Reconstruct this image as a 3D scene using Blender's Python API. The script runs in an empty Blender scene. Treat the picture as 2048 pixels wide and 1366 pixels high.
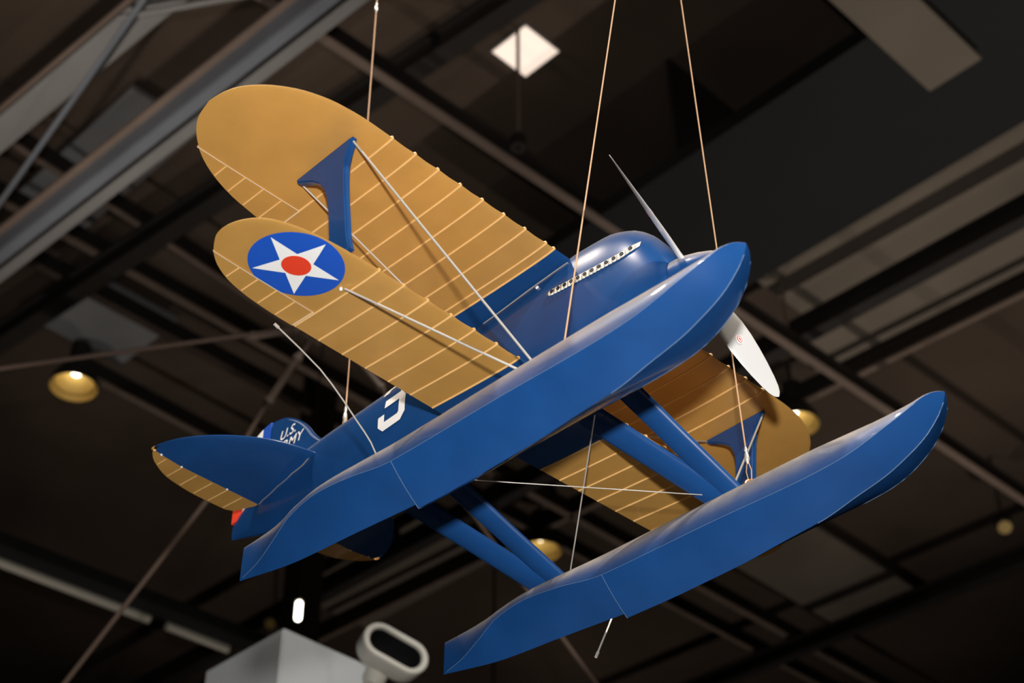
import bpy, bmesh, math, random
import numpy as np
from mathutils import Vector, Matrix

random.seed(7)
S = bpy.context.scene
COL = S.collection
PI = math.pi
Z0 = 3.75                       # height of the aircraft's datum above the hall floor

# ------------------------------------------------------------------ camera
cam_d = bpy.data.cameras.new('camera'); cam = bpy.data.objects.new('camera', cam_d); COL.objects.link(cam)
cam_d.sensor_width = 36.0; cam_d.lens = 36.0 * 1.6506; cam_d.clip_end = 200
RIGHT = Vector((0.70395, 0.710249, -0.000541)); UP = Vector((0.447507, -0.442947, 0.776876)); BACK = Vector((0.551536, -0.547124, -0.629654))
CAM = Vector((1.7904, -1.8913, 1.6406))
m = Matrix((RIGHT, UP, BACK)).transposed().to_4x4(); m.translation = CAM
cam.matrix_world = m
cam_d.dof.use_dof = True; cam_d.dof.focus_distance = 3.28; cam_d.dof.aperture_fstop = 3.9
S.camera = cam

# ------------------------------------------------------------------ world, lights, exposure
W = bpy.data.worlds.new('hall_world'); S.world = W; W.use_nodes = True
W.node_tree.nodes['Background'].inputs[0].default_value = (0.9, 0.85, 0.8, 1); W.node_tree.nodes['Background'].inputs[1].default_value = 0.012
S.view_settings.view_transform = 'Standard'; S.view_settings.look = 'None'
S.view_settings.gamma = 1.0; S.view_settings.use_curve_mapping = False; S.view_settings.exposure = 0.0

def lamp(name, kind, loc, energy, color, target=None, size=.1, spot=None, blend=.5):
    d = bpy.data.lights.new(name, kind); d.energy = energy; d.color = color
    if kind == 'AREA': d.shape = 'DISK'; d.size = size
    else: d.shadow_soft_size = size
    if spot: d.spot_size = spot; d.spot_blend = blend
    o = bpy.data.objects.new(name, d); COL.objects.link(o); o.location = loc
    if target is not None:
        o.rotation_euler = (Vector(target) - Vector(loc)).to_track_quat('-Z', 'Y').to_euler()
    return o
# the photographer's flash, held above the camera
lamp('camera_flash', 'AREA', CAM + UP * .34 + BACK * .05, 140, (1.0, .97, .93), (-.05, .0, Z0), size=.1)
# ceiling spotlights of the hall that shine on the exhibit from above
lamp('ceiling_spot', 'SPOT', (9.5, -1.5, 12.3), 7500, (1.0, .88, .74), (0, 0, Z0), size=.2, spot=math.radians(26))
lamp('ceiling_spot', 'SPOT', (-1.0, -5.0, 12.3), 2200, (1.0, .88, .76), (-.2, 0, Z0), size=.15, spot=math.radians(34))
lamp('ceiling_spot', 'SPOT', (-4.0, -2.5, 12.3), 900, (1.0, .88, .76), (-.5, 0, Z0), size=.15, spot=math.radians(34))

lamp('box_fill', 'SPOT', (2.6, .2, 10.5), 1000, (1.0, .95, .88), (-4.0, 2.6, 5.2), size=.1, spot=math.radians(20))  # unseen fill spot added to brighten the grey box
# unseen fill spots added near the floor to brighten the roof
for (x, y, tx, ty, e, an) in ((-6.0, -2.0, -5.8, 1.5, 1500, 34), (-2.5, 12.0, -2.0, 9.5, 1150, 70), (-10.5, 12.0, -10.0, 10.5, 480, 75), (2.5, 5.0, -3.5, 4.0, 230, 75), (-9.5, 1.0, -9.9, 4.2, 420, 34)):
    lamp('roof_fill', 'SPOT', (x, y, .4), e, (1.0, .90, .80), (tx, ty, 13), size=.12, spot=math.radians(an), blend=.9)

# ------------------------------------------------------------------ materials
def mat(name, col, rough=.5, metal=0., noise=None, coat=0., emit=None, estr=1., bump=0., dust=0., dustcol=(.42, .36, .30), spec=.5, d0=.02, d1=.72, crough=.12):
    M = bpy.data.materials.new(name); M.use_nodes = True; nt = M.node_tree; b = nt.nodes['Principled BSDF']
    b.inputs['Base Color'].default_value = (*col, 1); b.inputs['Roughness'].default_value = rough; b.inputs['Metallic'].default_value = metal
    b.inputs['Coat Weight'].default_value = coat; b.inputs['Coat Roughness'].default_value = crough
    b.inputs['Specular IOR Level'].default_value = spec
    L = nt.links; last = None
    tc = nt.nodes.new('ShaderNodeTexCoord')
    if noise:
        n = nt.nodes.new('ShaderNodeTexNoise'); n.inputs['Scale'].default_value = noise[0]; n.inputs['Detail'].default_value = 5
        L.new(tc.outputs['Object'], n.inputs['Vector'])
        r = nt.nodes.new('ShaderNodeValToRGB'); a = noise[1]
        r.color_ramp.elements[0].position = .3; r.color_ramp.elements[1].position = .7
        r.color_ramp.elements[0].color = (*[c * (1 - a) for c in col], 1); r.color_ramp.elements[1].color = (*[min(1, c * (1 + a)) for c in col], 1)
        L.new(n.outputs['Fac'], r.inputs[0]); L.new(r.outputs[0], b.inputs['Base Color']); last = r.outputs[0]
    if dust:
        g = nt.nodes.new('ShaderNodeNewGeometry'); sp = nt.nodes.new('ShaderNodeSeparateXYZ'); L.new(g.outputs['Normal'], sp.inputs[0])
        rr = nt.nodes.new('ShaderNodeMapRange'); rr.inputs[1].default_value = d0; rr.inputs[2].default_value = d1; rr.inputs[3].default_value = 0; rr.inputs[4].default_value = dust
        rr.interpolation_type = 'SMOOTHSTEP'
        L.new(sp.outputs[2], rr.inputs[0])
        n2 = nt.nodes.new('ShaderNodeTexNoise'); n2.inputs['Scale'].default_value = 22; n2.inputs['Detail'].default_value = 8; n2.inputs['Roughness'].default_value = .65
        L.new(tc.outputs['Object'], n2.inputs['Vector'])
        mr = nt.nodes.new('ShaderNodeMapRange'); mr.inputs[1].default_value = .25; mr.inputs[2].default_value = .75; mr.inputs[3].default_value = .6; mr.inputs[4].default_value = 1.15
        L.new(n2.outputs['Fac'], mr.inputs[0])
        mu = nt.nodes.new('ShaderNodeMath'); mu.operation = 'MULTIPLY'; mu.use_clamp = True; L.new(rr.outputs[0], mu.inputs[0]); L.new(mr.outputs[0], mu.inputs[1])
        mx = nt.nodes.new('ShaderNodeMix'); mx.data_type = 'RGBA'; L.new(mu.outputs[0], mx.inputs[0])
        if last: L.new(last, mx.inputs[6])
        else: mx.inputs[6].default_value = (*col, 1)
        mx.inputs[7].default_value = (*dustcol, 1); L.new(mx.outputs[2], b.inputs['Base Color'])
        m2 = nt.nodes.new('ShaderNodeMapRange'); m2.inputs[3].default_value = rough; m2.inputs[4].default_value = .8; L.new(mu.outputs[0], m2.inputs[0]); L.new(m2.outputs[0], b.inputs['Roughness'])
        m3 = nt.nodes.new('ShaderNodeMapRange'); m3.inputs[3].default_value = coat; m3.inputs[4].default_value = 0; L.new(mu.outputs[0], m3.inputs[0]); L.new(m3.outputs[0], b.inputs['Coat Weight'])
    if bump:
        n3 = nt.nodes.new('ShaderNodeTexNoise'); n3.inputs['Scale'].default_value = 60; L.new(tc.outputs['Object'], n3.inputs['Vector'])
        bp_ = nt.nodes.new('ShaderNodeBump'); bp_.inputs['Strength'].default_value = bump; bp_.inputs['Distance'].default_value = .002
        L.new(n3.outputs['Fac'], bp_.inputs['Height']); L.new(bp_.outputs[0], b.inputs['Normal'])
    if emit:
        b.inputs['Emission Color'].default_value = (*emit, 1); b.inputs['Emission Strength'].default_value = estr
    return M

BLUE = mat('blue_lacquer', (.009, .056, .195), .30, coat=.25, crough=.05, noise=(9, .10), dust=.8, d0=.28, d1=.92, dustcol=(.40, .35, .30), spec=.25)
FLOATBLUE = mat('blue_float_lacquer', (.009, .058, .205), .32, coat=.65, crough=.05, noise=(9, .10), dust=.92, d0=.0, d1=.75, dustcol=(.46, .41, .35), spec=.3)
TAN = mat('bronze_painted_fabric', (.62, .335, .085), .42, metal=.25, noise=(14, .06), coat=.5, dust=.35, dustcol=(.6, .5, .38))
RIB = mat('bronze_rib_tape', (.80, .50, .20), .32, noise=(40, .06), coat=.3)
HINGE = mat('pale_hinge_line', (.72, .58, .40), .5)
WHITE = mat('white_paint', (.90, .91, .91), .45)
STARBLUE = mat('insignia_blue', (.010, .088, .52), .45)
RED = mat('insignia_red', (.80, .055, .02), .45)
BLADE = mat('pale_metal_blade', (.94, .95, .96), .33, metal=.4)
STEEL = mat('steel_wire', (.72, .69, .64), .35, metal=.55)
ROPE = mat('tan_cable', (.50, .30, .17), .6)
COPPER = mat('copper_ring', (.75, .28, .12), .4, metal=.6)
FERR = mat('silver_ferrule', (.78, .76, .72), .35, metal=.6)
WORN = mat('worn_edge_paint', (.12, .20, .33), .5)
BLACK = mat('dark_hole', (.012, .012, .013), .6)
STRIP = mat('exhaust_plate', (.70, .68, .62), .45)
DECK = mat('ceiling_brown', (.112, .078, .056), .9, noise=(.6, .25))
PANEL = mat('ceiling_panel_tan', (.26, .215, .17), .9, noise=(1.2, .12))
PANELG = mat('ceiling_panel_grey', (.30, .30, .31), .9, noise=(1.2, .15))
BROWN = mat('brown_steel', (.26, .19, .15), .6, noise=(2, .15))
DARKST = mat('dark_steel', (.030, .024, .021), .7, noise=(2, .2))
GREYB = mat('grey_steel', (.34, .33, .32), .6, noise=(1.5, .08))
BGREY = mat('blue_grey_steel', (.26, .28, .32), .5, noise=(2, .10))
DUCT = mat('black_duct', (.0075, .008, .0085), .7, noise=(1.5, .15))
ROOMW = mat('hall_wall_dark', (.05, .045, .04), .9)
FLOORM = mat('hall_floor', (.10, .09, .08), .6, noise=(1, .15))
GOLD = mat('gold_reflector', (.62, .43, .13), .45, metal=.2)
BULB = mat('lit_bulb', (1, .95, .8), .5, emit=(1, .93, .75), estr=9)
PANELIT = mat('lit_ceiling_panel', (1, .9, .8), .5, emit=(1, .80, .66), estr=.95)
BOXG = mat('grey_housing', (.74, .77, .79), .55, noise=(3, .04))
CREAM = mat('cream_lamp_housing', (.88, .85, .76), .45)
SILV = mat('silver_tube', (.85, .79, .68), .4, metal=.2)
STRAP = mat('brown_strap', (.18, .12, .09), .7)

# ------------------------------------------------------------------ helpers
def link(o, parent=None):
    COL.objects.link(o)
    if parent is not None: o.parent = parent
    return o
def meshobj(name, verts, faces, material, parent=None, smooth=True, angle=35):
    me = bpy.data.meshes.new(name); me.from_pydata([tuple(v) for v in verts], [], faces)
    me.update()
    bm = bmesh.new(); bm.from_mesh(me); bmesh.ops.remove_doubles(bm, verts=bm.verts, dist=1e-6); bmesh.ops.recalc_face_normals(bm, faces=bm.faces); bm.to_mesh(me); bm.free()
    for mm in (material if isinstance(material, (list, tuple)) else [material]): me.materials.append(mm)
    if smooth:
        me.polygons.foreach_set('use_smooth', [True] * len(me.polygons)); me.set_sharp_from_angle(angle=math.radians(angle))
    return link(bpy.data.objects.new(name, me), parent)
def empty(name, loc=(0, 0, 0), parent=None):
    o = bpy.data.objects.new(name, None); o.empty_display_size = .1; o.location = loc
    return link(o, parent)
def tag(o, label=None, cat=None, group=None, kind=None):
    if label: o['label'] = label
    if cat: o['category'] = cat
    if group: o['group'] = group
    if kind: o['kind'] = kind
    return o
def box_data(x0, x1, y0, y1, z0, z1, off=0):
    v = [(x0, y0, z0), (x1, y0, z0), (x1, y1, z0), (x0, y1, z0), (x0, y0, z1), (x1, y0, z1), (x1, y1, z1), (x0, y1, z1)]
    f = [(0, 3, 2, 1), (4, 5, 6, 7), (0, 1, 5, 4), (1, 2, 6, 5), (2, 3, 7, 6), (3, 0, 4, 7)]
    return v, [tuple(i + off for i in q) for q in f]
def boxobj(name, x0, x1, y0, y1, z0, z1, material, parent=None):
    v, f = box_data(x0, x1, y0, y1, z0, z1); return meshobj(name, v, f, material, parent, smooth=False)
def frame_of(d):
    d = d.normalized(); a = Vector((0, 0, 1)) if abs(d.z) < .9 else Vector((1, 0, 0))
    u = d.cross(a).normalized(); return u, d.cross(u).normalized()
def tube_data(pts, r, n=8, off=0):
    pts = [Vector(p) for p in pts]; V = []; F = []
    rr = r if isinstance(r, (list, tuple)) else [r] * len(pts)
    u = None
    for i, p in enumerate(pts):
        d = (pts[min(i + 1, len(pts) - 1)] - pts[max(i - 1, 0)])
        if u is None: u, w = frame_of(d)
        else:
            d = d.normalized(); u = (u - d * u.dot(d)).normalized(); w = d.cross(u)
        for k in range(n):
            a = 2 * PI * k / n; V.append(p + (u * math.cos(a) + w * math.sin(a)) * rr[i])
    for i in range(len(pts) - 1):
        for k in range(n): F.append((off + i * n + k, off + i * n + (k + 1) % n, off + (i + 1) * n + (k + 1) % n, off + (i + 1) * n + k))
    F.append(tuple(off + k for k in range(n))[::-1]); F.append(tuple(off + (len(pts) - 1) * n + k for k in range(n)))
    return V, F
def tube(name, pts, r, material, parent=None, n=8):
    V, F = tube_data(pts, r, n); return meshobj(name, V, F, material, parent)
def pchip(xs, ys):
    xs = np.array(xs, float); ys = np.array(ys, float); h = np.diff(xs); dl = np.diff(ys) / h; d = np.zeros_like(ys)
    for i in range(1, len(xs) - 1):
        if dl[i - 1] * dl[i] > 0:
            w1 = 2 * h[i] + h[i - 1]; w2 = h[i] + 2 * h[i - 1]; d[i] = (w1 + w2) / (w1 / dl[i - 1] + w2 / dl[i])
    d[0] = dl[0]; d[-1] = dl[-1]
    def f(x):
        x = min(max(x, xs[0]), xs[-1]); i = int(min(max(np.searchsorted(xs, x) - 1, 0), len(xs) - 2)); t = (x - xs[i]) / h[i]
        return float(ys[i] * (1 + 2 * t) * (1 - t) ** 2 + h[i] * d[i] * t * (1 - t) ** 2 + ys[i + 1] * t * t * (3 - 2 * t) + h[i] * d[i + 1] * t * t * (t - 1))
    return f
def lathe(name, prof, axis_o, axis_d, material, parent=None, n=28):
    axis_d = Vector(axis_d).normalized(); u, w = frame_of(axis_d); o = Vector(axis_o); V = []; F = []
    for (t, r) in prof:
        for k in range(n):
            a = 2 * PI * k / n; V.append(o + axis_d * t + (u * math.cos(a) + w * math.sin(a)) * r)
    for i in range(len(prof) - 1):
        for k in range(n): F.append((i * n + k, i * n + (k + 1) % n, (i + 1) * n + (k + 1) % n, (i + 1) * n + k))
    return meshobj(name, V, F, material, parent)

# ------------------------------------------------------------------ the hall
def struct(o): o['kind'] = 'structure'; return o
struct(boxobj('floor', -28, 16, -16, 30, -.2, 0, FLOORM))
CEIL = struct(boxobj('ceiling', -28, 16, -16, 30, 13.2, 13.4, DECK))
struct(boxobj('wall_back', -28.2, -28, -16, 30, 0, 13.2, ROOMW)); struct(boxobj('wall_front', 16, 16.2, -16, 30, 0, 13.2, ROOMW))
struct(boxobj('wall_left', -28, 16, -16.2, -16, 0, 13.2, ROOMW)); struct(boxobj('wall_right', -28, 16, 30, 30.2, 0, 13.2, ROOMW))

def along(name, p, q, w, h, material, e0=0., e1=0., parent=None, z=None):
    """a straight member from p to q (bottom face centre line), width w, height h, lengthened by e0 / e1"""
    p = Vector(p); q = Vector(q); d = (q - p).normalized(); p = p - d * e0; q = q + d * e1; s = Vector((-d.y, d.x, 0)).normalized()
    V = []
    for c in (p, q):
        for a, b in ((-.5, 0), (.5, 0), (.5, 1), (-.5, 1)): V.append(c + s * a * w + Vector((0, 0, b * h)))
    F = [(0, 1, 2, 3), (7, 6, 5, 4), (0, 4, 5, 1), (1, 5, 6, 2), (2, 6, 7, 3), (3, 7, 4, 0)]
    return meshobj(name, V, F, material, parent, smooth=False)

# ibeam with flanges as parts
def ibeam(name, p, q, w, h, mats, label, e0, e1, tf=.03, tw=.05, cat='beam'):
    r = empty(name, p); P = Vector(p); q = Vector(q) - P; z = Vector((0, 0, 0))
    along('bottom_flange', z, q, w, tf, mats[0], e0, e1, r)
    along('web', z + Vector((0, 0, tf)), q + Vector((0, 0, tf)), tw, h - 2 * tf, mats[1], e0, e1, r)
    along('top_flange', z + Vector((0, 0, h - tf)), q + Vector((0, 0, h - tf)), w, tf, mats[2], e0, e1, r)
    return tag(r, label, cat, kind='structure')
ibeam('roof_beam', (-7.315, 1.748, 11.105), (-5.395, 1.853, 11.105), .235, .16, (GREYB, BROWN, BROWN), 'wide pale grey roof beam crossed by thin rods in the top corner', 14, 16)
# double-angle beam
r = empty('channel_beam', (-7.42, 2.161, 10.205)); q = Vector((3.12, .15, 0)); sd = Vector((-.048, 1, 0)).normalized()
for k, (o, mtl) in enumerate(((-.062, BGREY), (.062, GREYB))):
    along('bottom_angle', sd * o + Vector((0, 0, 0)), q + sd * o, .085, .02, mtl, 14, 16, r)
along('web', sd * -.10 + Vector((0, 0, .02)), q + sd * -.10 + Vector((0, 0, .02)), .02, .18, BGREY, 14, 16, r)
along('web', sd * .02 + Vector((0, 0, .02)), q + sd * .02 + Vector((0, 0, .02)), .02, .18, DARKST, 14, 16, r)
along('top_flange', sd * -.04 + Vector((0, 0, .2)), q + sd * -.04 + Vector((0, 0, .2)), .24, .03, BROWN, 14, 16, r)
tag(r, 'blue-grey double channel beam running behind the upper wing tip', 'beam', kind='structure')
ibeam('roof_beam', (-10.42, 3.841, 12.305), (-4.42, 4.396, 12.305), .17, .28, (DARKST, DARKST, DARKST), 'dark roof beam meeting a purlin below the square ceiling light', 14, 16)
ibeam('roof_beam', (-5.59, 9.436, 12.305), (-2.98, 9.496, 12.305), .15, .26, (DARKST, DARKST, DARKST), 'dark roof beam behind the lower propeller blade tip', 14, 16)
ibeam('roof_beam', (-6.265, 10.621, 12.605), (-3.7, 10.741, 12.605), .07, .26, (BROWN, DARKST, DARKST), 'roof beam with pale lower edge behind the nose of the far float', 14, 16)
ibeam('roof_beam', (-10.315, 14.551, 12.305), (-6.25, 14.731, 12.305), .15, .24, (DARKST, DARKST, DARKST), 'dark roof beam crossing the lower right corner', 14, 16)
PUR = 'pale brown ceiling purlins'
def purlin(p, q, label, w=.085, h=.2, e0=14, e1=14, mt=None):
    r = empty('purlin', p); P = Vector(p); q = Vector(q) - P
    along('bottom_flange', (0, 0, 0), q, w, .025, mt or BROWN, e0, e1, r); along('web', (0, 0, .025), q + Vector((0, 0, .025)), .03, h, DARKST, e0, e1, r)  # dark web colour stands in for the purlin's unlit side
    return tag(r, label, 'purlin', PUR, 'structure')
purlin((-5.380, 3.974, 11.700), (-5.147, 11.171, 11.700), 'pale purlin running from under the ceiling light to the far float bow')
purlin((-9.7, 3.541, 12.605), (-9.64, 15.046, 12.605), 'pale purlin passing behind the near lower wing')
purlin((-10.255, 4.846, 12.605), (-10.195, 14.446, 12.605), 'pale purlin passing just behind the tail fin', w=.07)
purlin((-9.04, 3.421, 12.605), (-9.13, 4.771, 12.605), 'short pale purlin between the channel beam and the lower wing tip', w=.06, e0=2, e1=1.5)
purlin((-11.38, 4.951, 12.605), (-11.41, 6.346, 12.605), 'pale purlin next to the brass-lined lamp above the tailplane', w=.07, e0=.2, e1=3)
purlin((-2.02, 6.781, 12.305), (-1.975, 7.876, 12.305), 'thin reddish pale purlin in the top right corner', w=.07)
r = along('ceiling_board', (-2.135, .5, 11.6), (-2.135, 6.9, 11.6), .48, .06, PANEL); tag(r, 'broad grey-brown ceiling board running down to the black duct', 'board', kind='structure')
for y_ in (1.0, 3.2, 5.2): boxobj('hanger_strap', -2.15, -2.12, y_, y_ + .03, 11.66, 13.2, DARKST, r)

d_ = boxobj('air_duct', -7.2, 14, 6.18, 7.82, 11.705, 11.86, DUCT)
d_.rotation_euler = (0, 0, 0); tag(d_, 'large black rectangular air duct beside the propeller', 'duct')
for px, s_ in ((-4.5, 1), (-.5, 1), (4, 1)):
    boxobj('hanger_strap', px, px + .04, 6.3, 7.7, 11.86, 13.2, DARKST, d_)
# flat panels added for lighter deck regions; the one between the struts paints lit deck
PG = 'flat ceiling panels'
for (x0, x1, y0, y1, mt, lb) in ((-5.7, 5, 8.3, 9.95, PANEL, 'long tan ceiling panel beyond the black duct'), (-6.2, 5, 10.05, 11.0, PANEL, 'narrow tan ceiling panel next to the pale-edged roof beam'),
        (-13.9, -11.2, 9.6, 10.9, PANEL, 'tan panel coloured as lit ceiling, seen below the near float between the struts'), (-10.0, -8.0, 3.0, 3.75, PANELG, 'grey ceiling panel between the channel beam and dark beam'),
        (-11.45, -10.4, 4.15, 5.25, PANELG, 'grey ceiling panel next to the lit dome lamp'), (-9.4, -8.1, 12.9, 15.6, PANEL, 'dim tan ceiling panel below the far float')):
    p_ = boxobj('ceiling_panel', x0, x1, y0, y1, 13.0, 13.06, mt)
    for hx in (x0 + .2, x1 - .25):
        boxobj('hanger_rod', hx, hx + .05, (y0 + y1) / 2, (y0 + y1) / 2 + .05, 13.06, 13.2, DARKST, p_)
    tag(p_, lb, 'panel', PG, 'structure')
# bracing rods under the grey beam
tag(tube('brace_rod', [(-9.6, 2.283, 10.78), (-5.38, 1.636, 10.805), (-2.9, 1.255, 10.82)], .022, BGREY, n=12), 'thin blue-grey brace rod slanting steeply under the wide grey beam', 'rod')
tag(tube('brace_rod', [(-5.72, 1.656, 10.93), (-5.635, 1.711, 10.93), (-4.705, 2.311, 10.93), (-3.2, 3.28, 10.93)], .024, GREYB, n=12), 'thin grey brace rod running from wide grey beam to channel beam', 'rod')
# hanging rods between the beams
for (x, y, z1, lb) in ((-5.162, 5.081, 11.68, 'dark hanging rod in front of the square ceiling light'), (-5.5, 9.2, 12.07, 'dark hanging rod above a roof beam right of the propeller')):
    r = tube('hanger_rod', [(x, y, z1), (x, y, 13.2)], .017, BROWN, n=10); tube('clamp', [(x, y, z1), (x, y, z1 + .12)], .07, DARKST, r, n=10); tag(r, lb, 'rod')
# square ceiling light
r = empty('ceiling_light', (-5.298, 5.314, 13.2))
boxobj('light_frame', -.225, .225, -.225, .225, -.03, 0, GREYB, r); boxobj('diffuser', -.208, .208, -.208, .208, -.036, -.03, PANELIT, r)
tag(r, 'glowing square ceiling light panel above the propeller', 'light')

# high-bay lamps
def highbay(loc, label, rr=.25, lit=True, tilt=(0, 0, 0), cord=True):
    r = empty('high_bay_lamp', loc); r.rotation_euler = tilt
    lathe('outer_shade', [(0, rr * 1.01), (.05, rr * 1.0), (.13, rr * .92), (.24, rr * .66), (.30, rr * .46), (.30, .0)], (0, 0, 0), (0, 0, 1), DARKST, r)
    lathe('reflector_lip', [(0, rr * 1.01), (.0, rr * .97), (.055, rr * .93)], (0, 0, 0), (0, 0, 1), GOLD, r)
    lathe('reflector', [(.055, rr * .93), (.065, rr * .84), (.13, rr * .74), (.21, rr * .52), (.25, rr * .36)], (0, 0, 0), (0, 0, 1), GOLD, r)
    lathe('socket', [(.25, rr * .36), (.29, rr * .30), (.29, 0)], (0, 0, 0), (0, 0, 1), DARKST, r)
    lathe('bulb', [(.16, 0), (.165, rr * .12), (.18, rr * .19), (.215, rr * .22), (.25, rr * .18), (.29, rr * .1)], (0, 0, 0), (0, 0, 1), BULB if lit else CREAM, r)
    lathe('ballast', [(.28, .0), (.28, rr * .42), (.55, rr * .42), (.56, 0)], (0, 0, 0), (0, 0, 1), DARKST, r)
    if cord: tube('stem', [(0, 0, .55), (0, 0, 13.2 - loc[2])], .02, DARKST, r)
    return tag(r, label, 'lamp', 'high bay lamps under the roof')
highbay((-11.403, 4.736, 12.4), 'brass-lined dome lamp glowing above the tailplane')
highbay((-6.50, 10.64, 12.4), 'brass-lined dome lamp half hidden by the far upper wing tip', lit=True)
highbay((-10.23, 10.51, 12.4), 'brass-lined dome lamp behind the rear float struts')

# small spotlights far behind
def spot_small(loc, label, lit, r0, aim):
    r = empty('spotlight', loc)
    d = Vector(aim).normalized()
    lathe('can', [(0, r0 * .8), (0, r0), (r0 * 2.6, r0), (r0 * 2.8, 0)], (0, 0, 0), -d, DARKST, r, n=16)
    lathe('lens', [(.004, r0 * .8), (.002, 0)], (0, 0, 0), -d, BULB if lit else GOLD, r, n=16)
    tube('bracket', [-d * r0, -d * r0 * 2 + Vector((0, 0, .12)), Vector((0, 0, 13.2 - loc[2]))], .015, DARKST, r)
    return tag(r, label, 'spotlight', 'small ceiling spotlights')
spot_small((-5.886, 13.696, 12.2), 'small dim ceiling spotlight at the lower right edge', False, .10, (.3, -.5, -.7))
spot_small((-13.569, 9.082, 12.2), 'small unlit spotlight just above the grey box', False, .085, (.4, -.6, -.6))
r = empty('tube_lamp', (-8.394, 5.664, 8.79)); tube('lit_tube', [(0, 0, 0), (0, 0, .012), (0, 0, .165), (0, 0, .18)], [.014, .026, .026, .014], BULB, r, n=14); tube('end_cap', [(0, 0, .18), (0, 0, .23)], .034, DARKST, r, n=14); tube('stem', [(0, 0, .23), (0, 0, 13.2 - 8.79)], .008, DARKST, r)
tag(r, 'short bright vertical tube lamp below the tail', 'lamp')

# lighting track with silver tube
r = empty('lighting_track', (-10.15, 3.781, 9.305)); q = Vector((.15, 2.355, 0)); dq = q.normalized(); sx = Vector((1, 0, 0))
along('track_body', (.14, 0, .02), q + Vector((.14, 0, .02)), .20, .12, DUCT, 3, 3.6, r)
tube('silver_tube', [-dq * 3, q * .62], .042, SILV, r, n=14); tube('silver_tube', [q * .70, q * .98], .04, SILV, r, n=14)
for t in (-1.0, 2.3): tube('hanger', [q * t + Vector((.14, 0, .14)), q * t + Vector((.14, 0, 13.2 - 9.305))], .014, DARKST, r)
tag(r, 'black lighting track edged by a bright silver tube', 'track')

# dark column
r = empty('column', (-10.289, 7.097, 0)); boxobj('shaft', -.14, .14, -.14, .14, .05, 13.2, DARKST, r); boxobj('base_plate', -.3, .3, -.3, .3, 0, .05, DARKST, r)
tag(r, 'dark steel column standing behind the tail', 'column', kind='structure')

# grey box on a tall stand
r = empty('speaker_box', (-4.25, 2.56, 0))
bm = bmesh.new(); bmesh.ops.create_cube(bm, size=1); bmesh.ops.scale(bm, vec=(.605, .545, .6), verts=bm.verts); bmesh.ops.bevel(bm, geom=bm.edges[:], offset=.008, segments=2, affect='EDGES')
me = bpy.data.meshes.new('housing'); bm.to_mesh(me); bm.free(); me.materials.append(BOXG); o = link(bpy.data.objects.new('housing', me), r); o.location = (0, 0, 5.3)
tube('pole', [(0, 0, .04), (0, 0, 5.02)], .05, GREYB, r, n=16); lathe('foot', [(0, 0), (0, .35), (.04, .33), (.05, 0)], (0, 0, 0), (0, 0, 1), GREYB, r)
tag(r, 'plain light grey box seen corner-on at the bottom edge', 'box')

# oblong lamp head
r = empty('oblong_lamp', (-3.50, 2.60, 5.43))
N = (BACK * .72 + RIGHT * .40 + UP * .52).normalized(); Lx = (RIGHT * .90 - UP * .42); Lx = (Lx - N * Lx.dot(N)).normalized(); Sx = N.cross(Lx)
def stadium(a, b, n=10):
    P = []
    for k in range(n + 1):
        t = -PI / 2 + PI * k / n; P.append((a - b + b * math.cos(t), b * math.sin(t)))
    for k in range(n + 1):
        t = PI / 2 + PI * k / n; P.append((-(a - b) + b * math.cos(t), b * math.sin(t)))
    return P
def rings(name, spec, material, parent, close_end=True):
    V = []; F = []; n = None
    for (a, b, t) in spec:
        P = stadium(a, b); n = len(P)
        for (u, w) in P: V.append(Lx * u + Sx * w + N * t)
    for i in range(len(spec) - 1):
        for k in range(n): F.append((i * n + k, i * n + (k + 1) % n, (i + 1) * n + (k + 1) % n, (i + 1) * n + k))
    if close_end: F.append(tuple((len(spec) - 1) * n + k for k in range(n)))
    return meshobj(name, V, F, material, parent, angle=50)
rings('shell', [(.155, .075, -.0), (.165, .085, .01), (.165, .088, -.0), (.160, .085, -.10), (.13, .06, -.15)], CREAM, r)
rings('rim', [(.165, .086, .008), (.160, .081, .016), (.140, .062, .016), (.134, .056, .004)], CREAM, r, False)
rings('dark_inside', [(.140, .062, .012), (.134, .056, -.1), (.10, .03, -.14)], BLACK, r)
lathe('swivel_joint', [(-.05, 0), (-.05, .04), (-.02, .055), (.03, .055), (.06, .03), (.06, 0)], -N * .12 - Lx * .06 - UP * .11, Sx, CREAM, r)
tube('arm', [-N * .14 - Lx * .06 - UP * .12, -N * .2 - Lx * .16 - UP * .26, Vector((-.40, -.0, -.12))], .022, GREYB, r)
tag(r, 'cream oblong lamp head with dark open end beside grey box', 'lamp')

# rigging cables of other exhibits, behind
CG = 'blurred rigging cables of other exhibits'
def rig(name, pts, turn, label):
    r = tube(name, pts, .012, STRAP, n=8)
    for (a, b) in turn:
        a = Vector(a); b = Vector(b); d = b - a
        tube('turnbuckle', [a, a + d * .12, a + d * .2, a + d * .8, a + d * .88, b], [.012, .028, .02, .02, .028, .012], BROWN, r)
    tag(r, label, 'cable', CG)
rig('rigging_cable', [(-5.9, 1.41, 4.25), (-4.888, 1.728, 5.454), (-4.169, 1.956, 6.324), (-3.838, 1.979, 6.699), (-3.55, 2.02, 6.99)], [((-3.86, 1.978, 6.675), (-3.62, 2.0, 6.91))], 'blurred brown cable with turnbuckle slanting down behind the tailplane')
rig('rigging_cable', [(-6.3, -1.27, 5.99), (-4.488, .867, 6.663), (-3.592, 1.924, 7.0), (-3.55, 2.02, 6.99)], [((-3.76, 1.755, 6.945), (-3.57, 1.95, 7.0))], 'blurred brown cable running nearly level above the lit dome lamp')
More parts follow.
